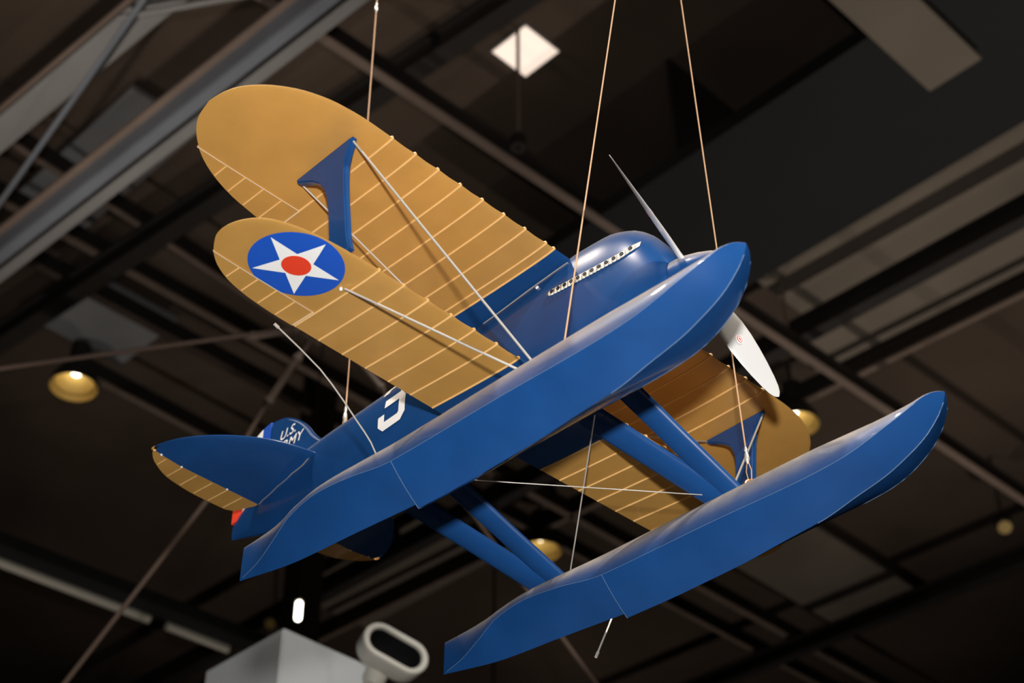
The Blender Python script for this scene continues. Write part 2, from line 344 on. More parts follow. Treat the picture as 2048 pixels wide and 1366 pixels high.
rig('rigging_cable', [(-3.55, 2.02, 6.99), (-3.443, 2.28, 6.882), (-3.45, 2.411, 6.767), (-3.264, 3.697, 5.574), (-3.2, 4.2, 5.1)], [((-3.47, 2.2, 6.915), (-3.445, 2.40, 6.78))], 'blurred brown cable passing behind the number and the floats')

# ------------------------------------------------------------------ the seaplane model
PLANE = empty('seaplane_model', (0, 0, Z0))
tag(PLANE, 'blue and bronze racing biplane model on twin floats hung from the ceiling', 'model aircraft')

# fuselage
FS = [  # x, half width, widest z, top z, bottom z, exponent
    (-1.040, .003, .030, .058, .004, 2.0), (-1.0, .012, .034, .070, -.008, 2.0), (-.95, .022, .038, .088, -.024, 2.0), (-.85, .040, .035, .110, -.056, 2.0), (-.75, .054, .022, .111, -.088, 2.05),
    (-.65, .066, .010, .110, -.116, 2.1), (-.55, .076, -.004, .107, -.140, 2.15), (-.40, .086, -.018, .107, -.166, 2.2), (-.25, .091, -.026, .112, -.182, 2.3), (-.10, .093, -.030, .118, -.19, 2.4),
    (.05, .092, -.034, .135, -.19, 2.5), (.13, .090, -.038, .146, -.184, 2.5), (.19, .086, -.042, .144, -.173, 2.5), (.24, .080, -.046, .128, -.157, 2.45), (.275, .073, -.050, .102, -.141, 2.35),
    (.30, .065, -.052, .068, -.126, 2.25), (.320, .056, -.053, .028, -.114, 2.1), (.334, .048, -.054, -.004, -.101, 2.0)]
fa, fz, ft, fb, fn = [pchip([s[0] for s in FS], [s[k] for s in FS]) for k in range(1, 6)]
def fus_y(x, z):
    a, zc, t, b, n = fa(x), fz(x), ft(x), fb(x), fn(x); h = (t - zc) if z > zc else (zc - b)
    u = min(abs(z - zc) / h, .9995); return a * (1 - u ** n) ** (1 / n)
V = []; F = []; NS, NR = 84, 40
for i in range(NS):
    x = -1.04 + 1.374 * (i / (NS - 1)); a, zc, t, b, n = fa(x), fz(x), ft(x), fb(x), fn(x)
    for k in range(NR):
        th = 2 * PI * k / NR; c, s = math.cos(th), math.sin(th)
        h = (t - zc) if s > 0 else (zc - b)
        V.append((x, a * math.copysign(abs(c) ** (2 / n), c), zc + h * math.copysign(abs(s) ** (2 / n), s)))
for i in range(NS - 1):
    for k in range(NR): F.append((i * NR + k, i * NR + (k + 1) % NR, (i + 1) * NR + (k + 1) % NR, (i + 1) * NR + k))
F.append(tuple(range(NR))); F.append(tuple((NS - 1) * NR + k for k in range(NR)))
FUS = meshobj('fuselage', V, F, BLUE, PLANE, angle=40)

# decal helper: a 2-D polygon laid on a surface
def decal(name, polys, surf, material, parent, cut=.006, thick=0.0):
    bm = bmesh.new()
    for poly in polys:
        vs = [bm.verts.new((p[0], p[1], 0)) for p in poly]; bm.faces.new(vs)
    bmesh.ops.triangulate(bm, faces=bm.faces[:])
    for _ in range(6):
        es = [e for e in bm.edges if e.calc_length() > cut]
        if not es: break
        bmesh.ops.subdivide_edges(bm, edges=es, cuts=1); bmesh.ops.triangulate(bm, faces=bm.faces[:])
    for v in bm.verts: v.co = Vector(surf(v.co.x, v.co.y))
    me = bpy.data.meshes.new(name); bm.to_mesh(me); bm.free(); me.materials.append(material)
    me.polygons.foreach_set('use_smooth', [True] * len(me.polygons))
    return link(bpy.data.objects.new(name, me), parent)

# number 3 on both sides of the fuselage
def poly3(x0, z0, w, h, st):
    c = st * .75
    seg = []
    def R(a, b, c_, d): seg.append([(x0 + a, z0 + b), (x0 + c_, z0 + b), (x0 + c_, z0 + d), (x0 + a, z0 + d)])
    seg.append([(x0, z0 + c), (x0 + c, z0), (x0 + w - c, z0), (x0 + w, z0 + c), (x0 + w - st, z0 + st + .004), (x0 + w - st - .004, z0 + st), (x0 + st, z0 + st), (x0 + st, z0 + st + .02), (x0, z0 + st + .02)])
    hm = h * .5
    seg.append([(x0 + w, z0 + c), (x0 + w, z0 + hm - st * .35), (x0 + w - st * .4, z0 + hm), (x0 + w - st, z0 + hm - st * .5), (x0 + w - st, z0 + st + .004)])
    R(w * .22, hm - st * .5, w - st, hm + st * .5)
    seg.append([(x0 + w - st, z0 + hm - st * .5), (x0 + w - st * .4, z0 + hm), (x0 + w - st, z0 + hm + st * .5)])
    seg.append([(x0 + w, z0 + h - c), (x0 + w, z0 + hm + st * .35), (x0 + w - st * .4, z0 + hm), (x0 + w - st, z0 + hm + st * .5), (x0 + w - st, z0 + h - st - .004)])
    seg.append([(x0, z0 + h - c), (x0 + c, z0 + h), (x0 + w - c, z0 + h), (x0 + w, z0 + h - c), (x0 + w - st, z0 + h - st - .004), (x0 + w - st - .004, z0 + h - st), (x0 + st, z0 + h - st), (x0 + st, z0 + h - st - .012), (x0, z0 + h - st - .012)])
    return seg
o = decal('race_number', poly3(-.427, -.051, .088, .134, .0205), lambda x, z: (x, -fus_y(x, z) - .0012, z), WHITE, FUS); tag(o, 'white number 3 on starboard fuselage side')
o = decal('race_number', poly3(.339, -.051, .088, .134, .0205), lambda x, z: (-x, fus_y(-x, z) + .0012, z), WHITE, FUS); tag(o, 'white number 3 on port fuselage side')

# exhaust plates with ports
for sg in (-1, 1):
    xa, xb = .072, .287; zq = pchip([.07, .13, .192, .2485, .272, .29], [.023, .0175, .0155, .0195, .029, .040]); n = 24; P = []; wd = .0075
    top = []; bot = []
    for i in range(n + 1):
        t = i / n; x = xa + (xb - xa) * t; z = zq(x)
        w_ = wd * (math.sqrt(max(0, 1 - (1 - min(1, t * 14)) ** 2)) if t < .08 else 1)
        if t > .97: w_ *= .9
        top.append((x, z + w_)); bot.append((x, z - w_))
    outl = bot + top[::-1]
    quads = [[bot[i], bot[i + 1], top[i + 1], top[i]] for i in range(n)]
    pl = decal('exhaust_plate', quads, lambda x, z: (x, sg * (fus_y(x, z) + .0022), z), STRIP, FUS, cut=.02); tag(pl, 'pale plate with a row of dark exhaust ports')
    mod = pl.modifiers.new('thick', 'SOLIDIFY'); mod.thickness = .002; mod.offset = 0
    for i in range(12):
        t = .065 + .86 * i / 11; x = xa + (xb - xa) * t; z = zq(x); y = sg * fus_y(x, z)
        nrm = Vector((.15, sg, .2)).normalized()
        lathe('exhaust_port', [(.0045, .0), (.0043, .0034), (.0052, .0036), (.0052, .0042), (0, .0044)], (x, y, z), nrm, BLACK, pl, n=12)

# spinner
lathe('spinner', [(.325, .0), (.332, .046), (.345, .0455), (.365, .043), (.39, .036), (.415, .026), (.436, .013), (.444, .005), (.445, 0)], (0, 0, -.054), (1, 0, 0), FLOATBLUE, PLANE, n=32)

# propeller blades
def blade(name, up):
    rr = [.030, .05, .075, .095, .12, .15, .18, .21, .24, .258, .268, .2737]; ch = [.018, .020, .036, .047, .054, .055, .051, .044, .034, .025, .016, .004]
    sg = 1 if up else -1; R_ = Vector((0, -.8161 * sg, .5779 * sg)); T = Vector((0, -.5779 * sg, -.8161 * sg))
    V = []; F = []; n = 14
    for r_, c in zip(rr, ch):
        be = math.radians(38 - 7 * (r_ - .03) / .24); C_ = T * math.cos(be) + Vector((1, 0, 0)) * math.sin(be); Nn = R_.cross(C_)
        th = max(.0016, .012 * (1 - r_ / .29))
        for k in range(n):
            a = 2 * PI * k / n; V.append(Vector((.362, 0, -.054)) + R_ * r_ + C_ * (c / 2 * math.cos(a)) + Nn * (th / 2 * math.sin(a)))
    for i in range(len(rr) - 1):
        for k in range(n): F.append((i * n + k, i * n + (k + 1) % n, (i + 1) * n + (k + 1) % n, (i + 1) * n + k))
    F.append(tuple(range(n))); F.append(tuple((len(rr) - 1) * n + k for k in range(n)))
    o = meshobj(name, V, F, BLADE, PLANE, angle=60)
    # little oval decal on each face
    be = math.radians(38 - 7 * .11 / .24); C_ = T * math.cos(be) + Vector((1, 0, 0)) * math.sin(be); Nn = R_.cross(C_)
    for s in (-1, 1):
        for (ra, rb, cx, mt, ex, nm) in ((.0085, .0062, 0, WHITE, .0042, 'decal_ground'), (.0072, .0048, 0, RED, .0045, 'decal_ring'), (.0058, .0034, 0, WHITE, .0048, 'decal_centre'), (.004, .0012, 0, RED, .0051, 'decal_mark')):
            pts = [(ra * math.cos(2 * PI * k / 24), rb * math.sin(2 * PI * k / 24)) for k in range(24)]
            base = Vector((.362, 0, -.054)) + R_ * .143
            decal(nm, [pts], lambda u, w: base + R_ * u + C_ * w + Nn * s * ex, mt, o, cut=.05)
    return o
blade('propeller_blade', True); blade('propeller_blade', False)

# ---------------- wings
def af(u): return 5 * (.2969 * math.sqrt(max(u, 0)) - .126 * u - .3516 * u * u + .2843 * u ** 3 - .1036 * u ** 4)
class Wing:
    def __init__(s, le, te, ymax, zf, tu, tl):
        s.le = pchip(*zip(*le)); s.te = pchip(*zip(*te)); s.ymax = ymax; s.zf = zf; s.tu = tu; s.tl = tl
    ribs = ()
    def sag(s, x, y):
        y = abs(y)
        for a, b in zip(s.ribs[:-1], s.ribs[1:]):
            if a <= y <= b: return .0011 * (b - a) / .057 * math.sin(PI * (y - a) / (b - a)) ** 2
        return 0.
    def u(s, x, y): y = abs(y); a, b = s.le(y), s.te(y); return min(max((a - x) / max(a - b, 1e-5), 0), 1)
    def c(s, y): y = abs(y); return s.le(y) - s.te(y)
    def low(s, x, y, e=0):
        u = s.u(x, y); return s.zf(x, abs(y)) - s.c(y) * s.tl * af(u) + s.sag(x, y) * .8 * math.exp(-u / .18) * min(1, u / .02) - e
    def top(s, x, y, e=0):
        u = s.u(x, y); return s.zf(x, abs(y)) + s.c(y) * s.tu * af(u) - s.sag(x, y) * math.exp(-u / .2) * min(1, u / .02) + e
    def mesh(s, name, ysplit, ya=0., nspan=46):
        ts = [math.sin(PI / 2 * i / nspan) for i in range(nspan + 1)]
        ys = sorted(set([round(s.ymax * t, 5) for t in ts] + [ysplit] + [a + (b - a) * k / 6 for a, b in zip(s.ribs[:-1], s.ribs[1:]) for k in range(7)]))
        ys = [y for i, y in enumerate(ys) if i == 0 or y - ys[i - 1] > 1e-4]
        ys = [y for y in ys if y > 0]; ys = [-y for y in ys[::-1]] + [0.] + ys
        us = [(1 - math.cos(PI * k / 18)) / 2 for k in range(19)]
        V = []; F = []; mi = []; n = 36
        for y in ys:
            a, c = s.le(abs(y)), s.c(y)
            for u in us: V.append((a - c * u - s.sag(0, y) * max(0, 1 - u / .1), y, s.top(a - c * u, y)))
            for u in us[-2:0:-1]: V.append((a - c * u - s.sag(0, y) * max(0, 1 - u / .1), y, s.low(a - c * u, y)))
        for i in range(len(ys) - 1):
            for k in range(n):
                F.append((i * n + k, i * n + (k + 1) % n, (i + 1) * n + (k + 1) % n, (i + 1) * n + k)); mi.append(1 if abs(ys[i] + ys[i + 1]) / 2 < ysplit else 0)
        me = bpy.data.meshes.new(name); me.from_pydata(V, [], F); me.materials.append(TAN); me.materials.append(BLUE)
        me.polygons.foreach_set('material_index', mi)
        bm = bmesh.new(); bm.from_mesh(me); bmesh.ops.recalc_face_normals(bm, faces=bm.faces); bm.to_mesh(me); bm.free()
        me.polygons.foreach_set('use_smooth', [True] * len(F)); me.set_sharp_from_angle(angle=math.radians(50))
        return link(bpy.data.objects.new(name, me), PLANE)
    def rib(s, y, parent, w=.0042, e=.0018, x0=None, x1=None, both=True, material=None, name='rib'):
        a = s.le(abs(y)); b = s.te(abs(y)); c = a - b
        if x0 is None:
            us = [.995, .9, .7, .5, .3, .16, .07, .025, .006, 0]; prof = [(a - c * u, -1) for u in us] + ([(a - c * u, 1) for u in us[-2::-1]] if both else [])
        else:
            prof = [(x0 + (x1 - x0) * k / 6, -1) for k in range(7)] + ([(x1 + (x0 - x1) * k / 6, 1) for k in range(7)] if both else [])
        V = []; F = []
        for i, (x, sd) in enumerate(prof):
            u = (a - x) / c
            for dy, ee in ((-w / 2, -.0006), (-w * .3, e), (w * .3, e), (w / 2, -.0006)):
                z = s.low(x, y, ee) if sd < 0 else s.top(x, y, ee)
                xx = x
                if x0 is None and u < .08: xx = x + ee * (1 - u / .08) * 1.3
                V.append((xx, y + dy, z))
        for i in range(len(prof) - 1):
            for k in range(3): F.append((i * 4 + k, i * 4 + k + 1, (i + 1) * 4 + k + 1, (i + 1) * 4 + k))
        return meshobj(name, V, F, material or RIB, parent, angle=60)
    def aileron(s, sg, y0, y1, xh, parent, e=.0012):
        ny, nx = 16, 6; V = []; F = []
        for sd in (-1, 1):
            for i in range(ny + 1):
                y = y0 + (y1 - y0) * math.sin(PI / 2 * i / ny); b = s.te(y) - .0008
                for k in range(nx + 1):
                    x = xh + (b - xh) * k / nx; V.append((x, sg * y, s.low(x, y, e) if sd < 0 else s.top(x, y, e)))
        n = (ny + 1) * (nx + 1); g = lambda i, k: i * (nx + 1) + k
        for i in range(ny):
            for k in range(nx):
                F.append((g(i, k), g(i, k + 1), g(i + 1, k + 1), g(i + 1, k))); F.append((n + g(i, k), n + g(i + 1, k), n + g(i + 1, k + 1), n + g(i, k + 1)))
        for i in range(ny):
            for k in (0, nx): F.append((g(i, k), g(i + 1, k), n + g(i + 1, k), n + g(i, k)))
        for k in range(nx):
            for i in (0, ny): F.append((g(i, k), g(i, k + 1), n + g(i, k + 1), n + g(i, k)))
        o = meshobj('aileron', V, F, TAN, parent, angle=40)
        # pale hinge line along the front edge and root of the aileron
        V = []; F = []; m_ = 14; w = .0024
        for sd in (-1, 1):
            of = len(V)
            for i in range(m_ + 1):
                y = y0 + (y1 - y0) * i / m_
                for xx in (xh + w, xh - .0002): V.append((xx, sg * y, s.low(xx, y, e + .0006) if sd < 0 else s.top(xx, y, e + .0006)))
            for i in range(m_): F.append((of + 2 * i, of + 2 * i + 1, of + 2 * i + 3, of + 2 * i + 2))
        meshobj('hinge_line', V, F, HINGE, parent)
        return o
sr = .057
upw = Wing([(0, .1137), (.45, .1145), (.53, .1155), (.592, .1165), (.657, .111), (.711, .096), (.757, .071), (.79, .042), (.812, .010), (.822, -.022), (.825, -.045)],
           [(0, -.232), (.45, -.231), (.55, -.226), (.602, -.218), (.64, -.211), (.683, -.198), (.726, -.179), (.765, -.153), (.798, -.119), (.817, -.084), (.825, -.045)], .825,
           lambda x, y: .104, .082, .030)
upw.ribs = [.1119] + [.1119 + .4 * sr + i * sr for i in range(8)]
UW = upw.mesh('upper_wing', .1119)
lww = Wing([(0, .053), (.15, .0528), (.49, .050), (.546, .048), (.6, .0435), (.649, .035), (.692, .020), (.719, .001), (.737, -.026), (.745, -.05), (.747, -.068)],
           [(0, -.186), (.15, -.186), (.45, -.187), (.542, -.186), (.596, -.182), (.648, -.172), (.69, -.153), (.72, -.127), (.738, -.10), (.745, -.083), (.747, -.068)], .747,
           lambda x, y: -.155 + .0217 * max(y - .15, -.1) + .011 * (.053 - x) / .238, .080, .030)
lww.ribs = [.1496 + i * sr for i in range(7)]
LW = lww.mesh('lower_wing', .1496)
for sg in (-1, 1):
    for i in range(9):
        y = .1119 + (0 if i == 0 else .4 * sr + (i - 1) * sr); upw.rib(sg * y, UW)
    for i in range(7): lww.rib(sg * (.1496 + i * sr), LW)
    upw.aileron(sg, .534, .7725, -.151, UW); lww.aileron(sg, .497, .722, -.127, LW)
    for k, y in enumerate((.576, .619, .662, .705)): upw.rib(sg * y, UW, e=.0026, w=.0034, x0=upw.te(y) + .002, x1=-.1535, name='aileron_rib')
    for k, y in enumerate((.538, .580, .622, .664)): lww.rib(sg * y, LW, e=.0026, w=.0034, x0=lww.te(y) + .002, x1=-.1295, name='aileron_rib')
    lww.rib(sg * .497, LW, e=.0026, w=.003, x0=lww.te(.497) + .002, x1=-.127, name='aileron_edge', material=HINGE)
    upw.rib(sg * .534, UW, e=.0026, w=.003, x0=upw.te(.534) + .002, x1=-.151, name='aileron_edge', material=HINGE)
    # insignia under the lower wing: blue disc, white star, red disc
    cx, cy, R_ = -.0449, sg * .6017, .0805
    lo = lambda e: (lambda x, y: (x, y, lww.low(x, y, e)))
    disc = lambda r_, n=48: [(cx + r_ * math.cos(2 * PI * k / n), cy + r_ * math.sin(2 * PI * k / n)) for k in range(n)]
    tag(decal('insignia_disc', [disc(.0855)], lo(.0010), STARBLUE, LW, cut=.012), 'bright blue insignia disc')
    st = []; ri = R_ * .382
    for k in range(5):
        a0 = 2 * PI * k / 5; p = [(cx + ri * math.cos(a0 - PI / 5), cy + ri * math.sin(a0 - PI / 5)), (cx + R_ * math.cos(a0), cy + R_ * math.sin(a0)), (cx + ri * math.cos(a0 + PI / 5), cy + ri * math.sin(a0 + PI / 5))]
        st.append(p); st.append([p[0], p[2], (cx, cy)])
    tag(decal('insignia_star', st, lo(.0018), WHITE, LW, cut=.012), 'white five-pointed star')
    tag(decal('insignia_centre', [disc(.0265, 32)], lo(.0026), RED, LW, cut=.012), 'red disc at centre of star')

# wing root seam on the fuselage
for sg in (-1, 1):
    pts = []
    for i in range(13):
        x = .112 - .25 * i / 12; z = .092; pts.append((x, sg * (fus_y(x, z) + .001), z))
    tube('root_seam', pts, .0012, STEEL, FUS, n=6)
    lathe('seam_rivet', [(0, .004), (.003, .0035), (.004, 0)], (.036, sg * (fus_y(.036, .07) + .0005), .07), (0, sg, .3), WHITE, FUS, n=12)

# ---------------- tailplane
ST_LE = [(0, -.655), (.069, -.667), (.145, -.688), (.219, -.733), (.279, -.792), (.309, -.838), (.322, -.872), (.327, -.892)]
st_le = pchip(*zip(*ST_LE)); HX = -.905
st_te = pchip([0, .030, .056, .138, .225, .287, .312, .322, .327], [-.90, -.915, -.984, -.985, -.973, -.944, -.922, -.906, -.893])
ZS = .035
for sg in (-1, 1):
    def slab(name, y0, y1, xf, xr, material, t, nx=10, ny=26):
        V = []; F = []; n = (nx + 1) * (ny + 1); g = lambda i, k: i * (nx + 1) + k
        for sd in (-1, 1):
            for i in range(ny + 1):
                y = y0 + (y1 - y0) * math.sin(PI / 2 * i / ny)
                a, b = xf(y), xr(y)
                for k in range(nx + 1):
                    x = a + (b - a) * (1 - math.cos(PI * k / nx)) / 2
                    V.append((x, sg * y, ZS + sd * t(x, y)))
        for i in range(ny):
            for k in range(nx):
                F.append((g(i, k), g(i, k + 1), g(i + 1, k + 1), g(i + 1, k))); F.append((n + g(i, k), n + g(i + 1, k), n + g(i + 1, k + 1), n + g(i, k + 1)))
            for k in (0, nx): F.append((g(i, k), g(i + 1, k), n + g(i + 1, k), n + g(i, k)))
        for k in range(nx):
            for i in (0, ny): F.append((g(i, k), g(i, k + 1), n + g(i, k + 1), n + g(i, k)))
        return meshobj(name, V, F, material, PLANE, angle=45)
    def tt(x, y):
        a = st_le(y); d = max(a - x, 0); return min(.0095, .0009 + .05 * math.sqrt(max(d, 0)) * .55) * (1 if y < .25 else max(.25, (.335 - y) / .085))
    slab('tailplane', .0, .3255, st_le, lambda y: min(HX + .0, st_le(y) - .0005) if y < .32 else max(HX, st_le(y) - .012), BLUE, tt)
    te_t = lambda x, y: max(.0012, .0095 * (1 - (HX - x) / .095)) * (1 if y < .25 else max(.25, (.335 - y) / .085))
    el = slab('elevator', .032, .3262, lambda y: min(HX - .0008, st_le(y) - .004), st_te, TAN, te_t, nx=6)
    for k, y in enumerate((.075, .117, .158, .200, .242, .284)):
        x0, x1 = HX - .004, st_te(y) + .004; V = []; F = []
        for sd in (-1, 1):
            of = len(V)
            for i in range(5):
                x = x0 + (x1 - x0) * i / 4
                for dy, e in ((-.0014, 0), (0, .0011), (.0014, 0)): V.append((x, sg * y + dy, ZS + sd * (te_t(x, y) + e)))
            for i in range(4):
                for j in range(2): F.append((of + 3 * i + j, of + 3 * i + j + 1, of + 3 * i + 3 + j + 1, of + 3 * i + 3 + j))
        meshobj('elevator_rib', V, F, RIB, el)
    for y in (.12, .245, .30): lathe('hinge_pin', [(0, .0028), (.003, .002), (.0035, 0)], (HX, sg * y, ZS - tt(HX, y) * .9), (0, 0, -1), WHITE, el, n=8)
    # pale caulked seam where the tailplane meets the fuselage
    pts = []
    for i in range(12):
        x = -.668 - .235 * i / 11; z = ZS - .009 * min(1, i / 2); pts.append((x, sg * (fus_y(x, z) + .0008 + (.0012 if i % 3 == 1 else 0)), z))
    tube('tailplane_seam', pts, .0011, STEEL, FUS, n=6)

# ---------------- fin and rudder
def plate(name, outline, ty, material, parent, hinge=None, bev=.002):
    bm = bmesh.new(); f0 = bm.faces.new([bm.verts.new((x, -ty, z)) for x, z in outline])
    r_ = bmesh.ops.extrude_face_region(bm, geom=[f0])
    for v in [g for g in r_['geom'] if isinstance(g, bmesh.types.BMVert)]: v.co.y = ty
    bmesh.ops.recalc_face_normals(bm, faces=bm.faces)
    ed = [e for e in bm.edges if abs(e.verts[0].co.y - e.verts[1].co.y) < 1e-6]
    bmesh.ops.bevel(bm, geom=ed, offset=min(bev, ty * .85), segments=3, affect='EDGES', clamp_overlap=True)
    me = bpy.data.meshes.new(name); bm.to_mesh(me); bm.free(); me.materials.append(material)
    me.polygons.foreach_set('use_smooth', [True] * len(me.polygons)); me.set_sharp_from_angle(angle=math.radians(30))
    return link(bpy.data.objects.new(name, me), parent)
fin_top = pchip([-1.05, -1.03, -1.0, -.975, -.948, -.92, -.90, -.875, -.851, -.825, -.80, -.775, -.758, -.735, -.715, -.69], [.165, .21, .245, .265, .275, .279, .278, .271, .258, .240, .218, .190, .166, .142, .126, .112])
xs = np.linspace(-.92, -.69, 26)
FIN = plate('fin', [(x, fin_top(x)) for x in xs] + [(-.70, .06), (-.92, .06)], .009, BLUE, PLANE, bev=.008)
def rud(x0, x1, name, material, zb=.088):
    x_ = np.linspace(x0, x1, 6); P = [(x, fin_top(x)) for x in x_] + [(x1, zb), (x0, zb)]
    return plate(name, P, .0075, material, RUD, bev=.0006)
RUD = plate('rudder', [(-.9205, .08), (-.9205, fin_top(-.9205) - .004)] + [(x, fin_top(x) - .004) for x in np.linspace(-.93, -1.035, 10)] + [(-1.036, .08)], .0065, BLUE, PLANE, bev=.001)
rud(-.953, -.922, 'blue_stripe', STARBLUE); rud(-1.002, -.953, 'white_stripe', WHITE, .05); rud(-1.041, -1.002, 'red_stripe', RED, .045)

def text_mesh(name, body, size, origin, ux, uz, y, material, parent, flip=False):
    cu = bpy.data.curves.new(name, 'FONT'); cu.body = body; cu.size = size; cu.shear = .25; cu.space_character = 1.05; cu.offset = size * .012; cu.resolution_u = 3
    to = bpy.data.objects.new(name, cu); COL.objects.link(to); bpy.context.view_layer.update()
    me = bpy.data.meshes.new_from_object(to.evaluated_get(bpy.context.evaluated_depsgraph_get())); bpy.data.objects.remove(to)
    for v in me.vertices:
        p = v.co.copy(); v.co = Vector((origin[0] + ux[0] * p.x + uz[0] * p.y, y, origin[1] + ux[1] * p.x + uz[1] * p.y))
    me.name = name; me.materials.clear(); me.materials.append(material)
    return link(bpy.data.objects.new(name, me), parent)
for sg in (-1, 1):
    s = 1 if sg < 0 else -1; x0 = -.893 if sg < 0 else -.800
    text_mesh('fin_lettering', 'U.S.', .037, (x0 + s * .012, .200), (s, 0), (0, 1), sg * .0096, WHITE, FIN)
    text_mesh('fin_lettering', 'ARMY', .037, (x0 - s * .002, .166), (s, 0), (0, 1), sg * .0096, WHITE, FIN)

# ---------------- interplane struts
for sg in (-1, 1):
    fr = [(.073, .097), (.070, .088), (.061, .075), (.053, .058), (.048, .03), (.046, -.02), (.046, -.10), (.048, -.124), (.052, -.140)]
    re = [(-.06, -.139), (-.03, -.134), (-.008, -.122), (-.002, -.09), (-.001, -.03), (-.003, .0), (-.008, .022), (-.020, .045), (-.042, .064), (-.066, .078), (-.084, .088), (-.086, .096)]
    o = plate('interplane_strut', fr + re, .0075, BLUE, PLANE, bev=.005)
    for v in o.data.vertices: v.co.y += sg * (.586 - (.09 - v.co.z) * .13)

# ---------------- floats
fk = pchip([-.075, .067, .2, .3, .39, .463, .53, .57, .614, .645, .662, .670], [-.484, -.488, -.4875, -.482, -.477, -.463, -.450, -.436, -.415, -.389, -.367, -.349])
ak = pchip([-.592, -.405, -.26, -.075], [-.4095, -.444, -.456, -.473])
cw = pchip([-.592, -.53, -.455, -.387, -.30, -.19, -.075, .42, .50, .55, .59, .62, .643, .656, .665, .670], [.0015, .0105, .030, .047, .063, .0685, .069, .070, .0695, .0665, .060, .0505, .039, .027, .014, .002])
cz = pchip([-.592, -.53, -.455, -.387, -.30, -.19, -.075, .2, .42, .48, .53, .57, .60, .625, .645, .658, .670], [-.4090, -.4035, -.391, -.377, -.380, -.396, -.4176, -.424, -.431, -.429, -.421, -.407, -.394, -.379, -.363, -.352, -.344])
dz = pchip([-.592, -.5, -.3, 0, .4, .474, .53, .58, .62, .645, .67], [-.334, -.333, -.336, -.337, -.3405, -.345, -.350, -.354, -.3535, -.349, -.3430])
xa = list(np.linspace(-.592, -.075, 34)); xf = list(-.075 + .745 * np.sin(np.linspace(0, PI / 2, 44)))
def float_mesh(yc):
    V = []; F = []; nb, nd = 4, 16
    def ring(x, k):
        w, zc, zk, zd = cw(x), cz(x), k(x), dz(x); P = []
        for j in range(nb): t = j / nb; P.append((w * t, zk + (zc - zk) * (t - .06 * math.sin(PI * t))))
        for j in range(nd + 1): a = PI * j / nd; P.append((w * math.cos(a), zc + (zd - zc) * math.sin(a)))
        for j in range(nb - 1, 0, -1): t = j / nb; P.append((-w * t, zk + (zc - zk) * (t - .06 * math.sin(PI * t))))
        for (u, z) in P: V.append((x, yc + u, z))
        return len(P)
    n = 0
    for x in xa: n = ring(x, ak)
    for x in xf: ring(x, fk)
    m_ = len(xa) + len(xf)
    for i in range(m_ - 1):
        for k in range(n): F.append((i * n + k, i * n + (k + 1) % n, (i + 1) * n + (k + 1) % n, (i + 1) * n + k))
    F.append(tuple(range(n))); F.append(tuple((m_ - 1) * n + k for k in range(n)))
    o = meshobj('float', V, F, FLOATBLUE, PLANE, angle=30)
    me = o.data; at = me.attributes.get('sharp_edge') or me.attributes.new('sharp_edge', 'BOOLEAN', 'EDGE')
    for e in me.edges:
        a, b = (me.vertices[i].co for i in e.vertices); sh = True
        for p in (a, b):
            kz = (ak if p.x < -.0751 else fk)(p.x) if True else 0
            keel = abs(p.y - yc) < 2e-4 and p.z < cz(p.x) + .002; ch = abs(abs(p.y - yc) - cw(p.x)) < 2e-4 and abs(p.z - cz(p.x)) < 2e-4
            if not (keel or ch): sh = False
        if sh and abs(a.x - b.x) > 1e-5: at.data[e.index].value = True
    return o
YF = .2695
for sg in (-1, 1):
    fl = float_mesh(sg * YF); tag(fl, 'starboard float with stepped planing bottom' if sg < 0 else 'port float with stepped planing bottom')
    # pale worn line along the chines and the step
    for side in (-1, 1):
        pts = [(x, sg * YF + side * (cw(x) + .0002), cz(x)) for x in np.linspace(-.58, .655, 48)]
        tube('chine_edge', pts, .0005, WORN, fl, n=5)
        if side < 0: tube('keel_edge', [(x, sg * YF, fk(x) - .0003) for x in np.linspace(.38, .664, 22)], .0007, WORN, fl, n=5)
        tube('step_edge', [(-.0752, sg * YF + side * cw(-.075) * t, fk(-.075) + (cz(-.075) - fk(-.075)) * (t - .06 * math.sin(PI * t)) - .0001) for t in (0, .25, .5, .75, 1)], .0005, WORN, fl, n=5)

# ---------------- float struts
def strut(name, base, top, chord, thick):
    b = Vector(base); t = Vector(top); d = (t - b).normalized(); cx = Vector((1, 0, 0)); cx = (cx - d * cx.dot(d)).normalized(); nx = d.cross(cx); V = []; F = []; n = 16
    for i, (f, k) in enumerate(((-.02, 1.12), (.0, 1.1), (.03, 1.0), (.5, 1.0), (1, 1.05))):
        c = b + (t - b) * f
        for j in range(n):
            a = 2 * PI * j / n; u = math.cos(a); V.append(c + cx * (chord * .5 * k * u) + nx * (thick * .5 * k * math.sin(a) * (1 - .35 * (-u if u < 0 else 0))))
    for i in range(4):
        for j in range(n): F.append((i * n + j, i * n + (j + 1) % n, (i + 1) * n + (j + 1) % n, (i + 1) * n + j))
    F.append(tuple(range(n))); F.append(tuple(4 * n + j for j in range(n)))
    return meshobj(name, V, F, BLUE, PLANE, angle=50)
for sg in (-1, 1):
    strut('float_strut', (.186, sg * .268, -.345), (.018, sg * .066, -.150), .054, .017)
    strut('float_strut', (.212, sg * .266, -.345), (.126, sg * .066, -.150), .050, .017)
    strut('float_strut', (-.272, sg * .268, -.342), (-.490, sg * .048, -.115), .054, .017)
    strut('float_strut', (-.240, sg * .266, -.342), (-.350, sg * .055, -.140), .050, .017)

